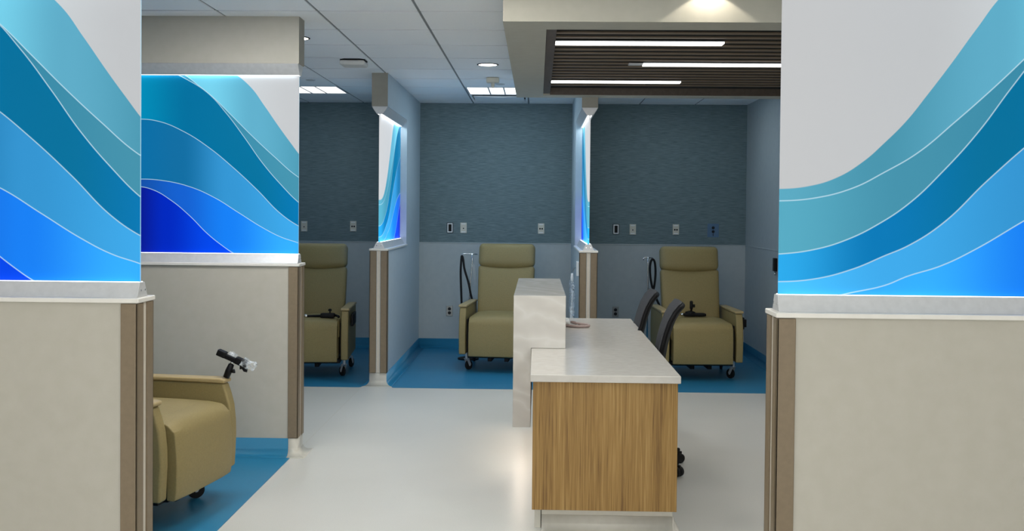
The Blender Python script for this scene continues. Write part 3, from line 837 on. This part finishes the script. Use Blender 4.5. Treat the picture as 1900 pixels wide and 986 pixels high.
# pouches clipped to the outer sides of two arms
for ix, lb in ((1, 'black box clipped to the outer right arm of the rear right recliner'), (2, 'black box clipped to the outer right arm of the rear left recliner')):
    g = empty('arm_box', at(ix, .3785, -.15 if ix == 2 else -.30, .47), R(RECL[ix][1])); tag(g, lb, 'box')
    MB().cushion((.022, .30 if ix == 2 else .07, .11), .006, centre=(.0115, 0, .05), n=4).build('case', 'black_plastic', g)
    MB().cushion((.004 if ix == 2 else .022, .12 if ix == 2 else .045, .07), .0015, centre=(.0245 if ix == 2 else .0335, 0, .05), n=4).build('cover', 'black_plastic', g)

# holder standing on the far arm of the near recliner, with a bag of fittings on it
hp = at(3, .335, -.385, .642)
hp = (hp[0]+.020, hp[1], hp[2])
g = empty('device_arm', hp, 0); tag(g, 'black jointed device arm standing on the armrest of the left bay recliner', 'device arm')
MB().tube([(-.010, 0, .001), (.004, 0, .035), (.018, 0, .07)], [.017, .019, .015], 8).build('post', 'black_plastic', g)
MB().tube([(.018, 0, .07), (.024, 0, .088)], .008, 10).build('joint', 'chrome', g)
MB().tube([(.012, -.006, .035), (.030, -.008, .034), (.037, -.008, .036)], [.006, .010, .012], 10).build('knob', 'black_plastic', g)
Bm = Matrix.Translation((.030, 0, .094)) @ Matrix.Rotation(R(23), 4, 'Y') @ Matrix.Scale(.88, 4)
def cm(size, c): 
    return MB().cushion(size, min(size)*.12, n=4, centre=c, warp=lambda v: Bm @ v)
cm((.17, .032, .026), (0, 0, 0)).build('rail', 'black_plastic', g)
cm((.055, .045, .038), (-.080, 0, .006)).build('clamp_jaw', 'black_plastic', g)
cm((.07, .045, .042), (.045, 0, .006)).build('clamp', 'black_plastic', g)
MB().tube([Bm @ Vector((.06, 0, -.02)), Bm @ Vector((.085, 0, -.03)), Bm @ Vector((.10, 0, -.026))], [.005, .010, .011], 10).build('lever', 'black_plastic', g)
MB().tube([Bm @ Vector((.05, 0, -.014)), Bm @ Vector((.062, 0, -.034))], [.004, .007], 8).build('bolt', 'black_plastic', g)
def crumple(v):
    v = Bm @ v
    n_ = noise.noise_vector(v*38)
    return v + n_*.009
bg = MB().cushion((.09, .055, .045), .012, n=9, centre=(.092, 0, .012), warp=crumple)
o = bg.build('plastic_bag', 'film', loc=hp); tag(o, 'crumpled clear plastic bag wrapped over the end of the black device arm', 'plastic bag')
bg = MB().cushion((.055, .05, .018), .006, n=8, centre=(-.015, 0, .030), warp=crumple)
o = bg.build('plastic_wrapper', 'film', loc=hp); tag(o, 'small scrap of clear wrapper on top of the black device arm', 'plastic wrapper')

# ------------------------------------------------------------------ infusion poles with hoses
def pole(loc, h, reach, label, hose_pts, hose_label, bend=0.0):
    g = empty('infusion_pole', loc); tag(g, label, 'infusion pole', 'chrome infusion poles behind the recliners')
    MB().lathe([(.11, 0), (.11, .012), (.03, .03), (.014, .05)], 24).build('base', 'black_plastic', g)
    MB().tube([(0, 0, .03), (0, 0, .55), (bend*.6, 0, .85), (bend, 0, h-.06), (bend*.8, 0, h)], .0085, 12).build('shaft', 'chrome', g)
    MB().tube([(bend*.8+reach[0]+.0, 0, h-.028), (bend*.8+reach[0]-.004, 0, h-.012), (bend*.8+reach[0]+.012, 0, h+.002), (bend*.8, 0, h), (bend*.8+reach[1], 0, h-.004)], .006, 10).build('hook_bar', 'chrome', g)
    hz = MB().tube(smooth_path(hose_pts), .0115, 10).build('black_hose', 'black_rubber', loc=loc); tag(hz, hose_label, 'hose', 'black hoses hung on the infusion poles')
pole((-.70, 10.32, .0023), 1.09, (-.10, .06), 'chrome infusion pole with bent top, left of the middle recliner',
     [(-.070, -.01, .50), (-.078, -.012, .70), (-.085, -.012, .90), (-.078, -.012, 1.05), (-.072, -.012, 1.066), (-.062, -.012, 1.04), (-.045, -.018, .93), (-.005, -.02, .80), (.025, -.022, .66), (.055, -.022, .56), (.075, -.022, .48)],
     'black hose hung in a narrow loop from the pole by the middle recliner', bend=.035)
pole((1.13, 10.22, .0023), 1.075, (-.045, .05), 'straight chrome infusion pole left of the rear right recliner',
     [(.045, -.012, .72), (.062, -.012, .77), (.074, -.011, .86), (.076, -.010, .95), (.067, -.010, 1.03), (.046, -.012, 1.058), (.026, -.016, 1.03), (.018, -.022, .96), (.026, -.027, .86), (.048, -.030, .76), (.085, -.03, .66), (.12, -.03, .58), (.13, -.03, .50)],
     'black hose looped over the pole by the rear right recliner')
# small grey-blue strap hanging beside the middle recliner
for loc, lb in (((-.655, 10.28, .0), 'small grey tag hanging from the pole by the middle recliner'), ((1.245, 10.2, .0), 'small grey tag hanging beside the rear right recliner')):
    o = MB().prism([(-.012, .98), (.012, .985), (.036, .80), (.02, .78)], -.004, .004, 'y')
    o.tube([(-.0, 0, .975), (-.006, 0, 1.0), (-.018, 0, 1.01)], .003, 6)
    o = o.build('hanging_tag', 'wall_grey', loc=loc, bevel=.002); tag(o, lb, 'tag')

# ------------------------------------------------------------------ task chairs behind the desk
def task_chair():
    root = empty('task_chair')
    b = MB()
    for k in range(5):
        a = R(72*k+50); ca, sa = math.cos(a), math.sin(a)
        b.tube([(.02*ca, .02*sa, .105), (.15*ca, .15*sa, .09), (.285*ca, .285*sa, .078)], [.024, .018, .013], 8)
    b.lathe([(.04, .07), (.04, .125), (.03, .13)], 16)
    base = b.build('star_base', 'black_plastic', root)
    for k in range(5):
        a = R(72*k+50); ca, sa = math.cos(a), math.sin(a)
        w = MB()
        for s in (-1, 1):
            Wm = Matrix.Translation((.285*ca-s*.016*sa, .285*sa+s*.016*ca, .029)) @ Matrix.Rotation(a, 4, 'Z') @ Matrix.Rotation(R(90), 4, 'X')
            w.lathe([(.008, -.011), (.024, -.011), (.029, -.007), (.029, .007), (.024, .011), (.008, .011)], 16, Wm)
        Wm = Matrix.Translation((.285*ca, .285*sa, 0)) @ Matrix.Rotation(a, 4, 'Z')
        w.box(-.018, .018, -.006, .006, .026, .068, Wm)
        w.build('caster', 'black_rubber', root)
    MB().lathe([(.026, .12), (.026, .25), (.016, .251), (.016, .38), (.05, .385), (.06, .40)], 16).build('gas_column', 'black_plastic', root)
    MB().box(-.10, .10, -.09, .13, .398, .428).tube([(0.05, .0, .405), (.20, -.0, .395), (.27, 0, .39)], .006, 8).tube([(.25, 0, .39), (.285, 0, .39)], .012, 10).build('mechanism', 'black_plastic', root, bevel=.004)
    def sw_(v):
        if v.y < -.12: v.z -= .5*(-.12-v.y)**2
        return v
    MB().cushion((.48, .46, .07), .03, (0, 0, .008), centre=(0, -.04, .462), n=8, warp=sw_).build('seat', 'mesh_grey', root)
    # curved back: thin shell swept along an S line, local +y is behind the sitter
    line = [(.120, .50), (.112, .60), (.118, .68), (.132, .76), (.152, .84), (.176, .91), (.206, .965), (.240, 1.005)]
    def shell(x0, x1, off0, off1, z0=0):
        mb = MB(); n = 10; G = []
        for i in range(n+1):
            x = x0+(x1-x0)*i/n; row = []
            for j, (yy, zz) in enumerate(line):
                k = min(1, .82+.18*j/3)
                if j == len(line)-1: k = .93
                t = Vector(((line[min(j+1, len(line)-1)][0]-line[max(j-1, 0)][0]), (line[min(j+1, len(line)-1)][1]-line[max(j-1, 0)][1]))).normalized()
                nn = Vector((t.y, -t.x))
                yb = yy-.03*(x/.23)**2
                row.append((x*k, yb, zz, nn))
            G.append(row)
        fr_ = [[mb.bm.verts.new((a, b_+nn.x*off0, c_+nn.y*off0)) for a, b_, c_, nn in row] for row in G]
        bk_ = [[mb.bm.verts.new((a, b_+nn.x*off1, c_+nn.y*off1)) for a, b_, c_, nn in row] for row in G]
        m_ = len(line)
        for i in range(n):
            for j in range(m_-1):
                mb.bm.faces.new((fr_[i][j], fr_[i+1][j], fr_[i+1][j+1], fr_[i][j+1]))
                mb.bm.faces.new((bk_[i][j], bk_[i][j+1], bk_[i+1][j+1], bk_[i+1][j]))
        for i in range(n):
            for j in (0, m_-1): mb.bm.faces.new((fr_[i][j], fr_[i+1][j], bk_[i+1][j], bk_[i][j]))
        for j in range(m_-1):
            for i in (0, n): mb.bm.faces.new((fr_[i][j], bk_[i][j], bk_[i][j+1], fr_[i][j+1]))
        for f in mb.bm.faces: f.smooth = True
        return mb
    back = shell(-.224, .224, -.004, .004).build('backrest', 'mesh_grey', root, bevel=.004)
    shell(-.232, .232, .0045, .030).build('back_frame', 'black_plastic', root, bevel=.012, seg=3)
    MB().tube([(0, .10, .41), (0, .165, .43), (0, .175, .50), (0, .155, .62)], [.022, .022, .02, .018], 10).build('back_support', 'black_plastic', root)
    for s in (-1, 1):
        ar = MB().tube([(s*.18, .0, .415), (s*.245, .0, .43), (s*.258, .0, .50), (s*.258, .0, .645)], .012, 10)
        ar.build('arm_post', 'black_plastic', root)
        MB().cushion((.075, .22, .022), .009, centre=(s*.255, -.02, .657), n=4).build('arm_rest', 'black_plastic', root)
    return root
tc = task_chair(); tc.location = (.63, 6.03, .001); tc.rotation_euler.z = R(-95)
tag(tc, 'grey mesh task chair nearer the camera, tucked under the desk', 'office chair', 'grey task chairs at the nurse desk')
tc2 = copy_tree(tc); tc2.location = (.575, 6.83, .001); tc2.rotation_euler.z = R(-92)
tag(tc2, 'grey mesh task chair further from the camera, tucked under the desk', 'office chair', 'grey task chairs at the nurse desk')

# ------------------------------------------------------------------ wall plates
def plate(kind, label, x, z, wall_y=BACK, w=.07, h=.115):
    g = empty(kind, (x, wall_y-.0005, z)); 
    grp = {'power_outlet': 'black duplex power outlets low on the back wall', 'data_outlet': 'beige wall plates on the back wall', 'call_switch': 'framed call switches on the back wall', 'gas_outlet': None}[kind]
    tag(g, label, 'wall outlet' if kind != 'call_switch' else 'wall switch', grp)
    base = {'power_outlet': 'plate_dark', 'data_outlet': 'plate_beige', 'call_switch': 'slot', 'gas_outlet': 'plate_blue'}[kind]
    MB().box(-w/2, w/2, -.007, 0, -h/2, h/2).build('cover_plate', base, g, bevel=.002)
    return g
def data_plate(x, z, lb, two):
    g = plate('data_outlet', lb, x, z)
    if two:
        for s in (-1, 1): MB().lathe([(.0095, 0), (.0095, .003)], 14, Matrix.Translation((s*.012, -.0072, -.002)) @ Matrix.Rotation(R(90), 4, 'X')).build('port', 'slot', g)
    else: MB().lathe([(.007, 0), (.007, .003)], 14, Matrix.Translation((0, -.0072, -.006)) @ Matrix.Rotation(R(90), 4, 'X')).build('port', 'slot', g)
    for s in (-1, 1): MB().box(-.022, .022, -.011, -.0072, s*.045-.006, s*.045+.006).build('clip', 'plate_white', g)
def switch_plate(x, z, lb):
    g = plate('call_switch', lb, x, z)
    f = MB()
    for a in ((-.029, .029, .040, .052), (-.029, .029, -.052, -.040), (-.029, -.018, -.040, .040), (.018, .029, -.040, .040)): f.box(a[0], a[1], -.012, -.0072, a[2], a[3])
    f.build('frame', 'plate_white', g); MB().box(-.0175, .0175, -.010, -.0072, -.0395, .0395).build('rocker', 'black_plastic', g)
def power(x, z, lb):
    g = plate('power_outlet', lb, x, z)
    for s in (-1, 1): MB().lathe([(.018, 0), (.018, .004), (.014, .005)], 18, Matrix.Translation((0, -.0072, s*.022)) @ Matrix.Rotation(R(90), 4, 'X')).build('socket', 'slot', g)
data_plate(-2.60, 1.347, 'beige wall plate at the edge of the left partition glass, over the rear left recliner', False)
data_plate(-2.05, 1.352, 'beige two port wall plate in the rear left bay', True)
switch_plate(-.969, 1.345, 'dark framed switch on the wall of the middle rear bay')
data_plate(-.819, 1.346, 'beige single port wall plate in the middle rear bay, beside the switch', False)
data_plate(.043, 1.346, 'beige two port wall plate at the right of the middle rear bay', True)
switch_plate(.872, 1.347, 'dark framed switch on the wall of the rear right bay')
data_plate(1.057, 1.346, 'beige single port wall plate in the rear right bay, beside the switch', False)
data_plate(1.532, 1.349, 'beige two port wall plate above the rear right recliner', True)
power(-.968, .42, 'black duplex socket low on the wall of the middle rear bay')
power(.876, .43, 'black duplex socket low on the wall of the rear right bay')
g = plate('gas_outlet', 'square blue metal wall plate with dark gas ports in the rear right bay', 1.942, 1.343, w=.125, h=.15)
for s, zz in ((1, .03), (1, -.012)): MB().lathe([(.016, 0), (.016, .008), (.011, .012)], 18, Matrix.Translation((0, -.0072, zz)) @ Matrix.Rotation(R(90), 4, 'X')).build('port', 'slot', g)
MB().box(-.003, .003, -.010, -.0072, -.062, -.03).build('hook', 'slot', g)

g = empty('wall_bracket', (2.2995, 9.67, 1.043)); tag(g, 'slim black wall bracket on the right side wall of the rear right bay', 'bracket')
MB().box(-.03, 0, -.035, .035, -.06, .065).build('plate', 'black_plastic', g, bevel=.003)
MB().tube([(-.012, 0, -.065), (-.016, 0, -.085), (-.010, 0, -.098)], .006, 8).build('hook', 'chrome', g)

# bracket and clear bag on the side of the rear right column
g = empty('wall_rack', (.3765, 9.02, 1.06)); tag(g, 'white slim wall rack on the side of the column beyond the desk', 'rack')
MB().box(-.022, 0, -.05, .05, -.10, .03).build('body', 'plate_white', g, bevel=.003)
MB().tube([(-.012, .05, -.03), (-.03, .10, -.035), (-.04, .14, -.05), (-.045, .16, -.07)], .003, 8).build('hook', 'chrome', g)
def crum(v):
    return v + noise.noise_vector(v*22)*.02
bg = MB().cushion((.04, .36, .30), .018, n=10, centre=(0, 0, -.25), warp=crum)
o = bg.build('hanging_bag', 'film', loc=(.325, 9.22, 1.00)); tag(o, 'clear plastic bag hanging from the white rack beyond the desk', 'plastic bag')
g = empty('oxygen_tubing', (.325, 9.22, 1.00)); tag(g, 'white connector and coiled clear tubing inside the hanging plastic bag', 'tubing')
MB().tube([(0, 0, -.03), (0, 0, -.07), (0.0, 0.0, -.12)], [.010, .015, .010], 10).build('connector', 'plate_white', g)
MB().tube([(0, .09*math.cos(t*.6), -.28+.10*math.sin(t*.6)) for t in range(22)], .004, 8).build('coil', 'plate_white', g)
MB().lathe([(.016, -.45), (.018, -.42), (.018, -.34), (.01, -.33)], 14, Matrix.Translation((0, -.03, 0))).build('cup', 'plate_white', g)
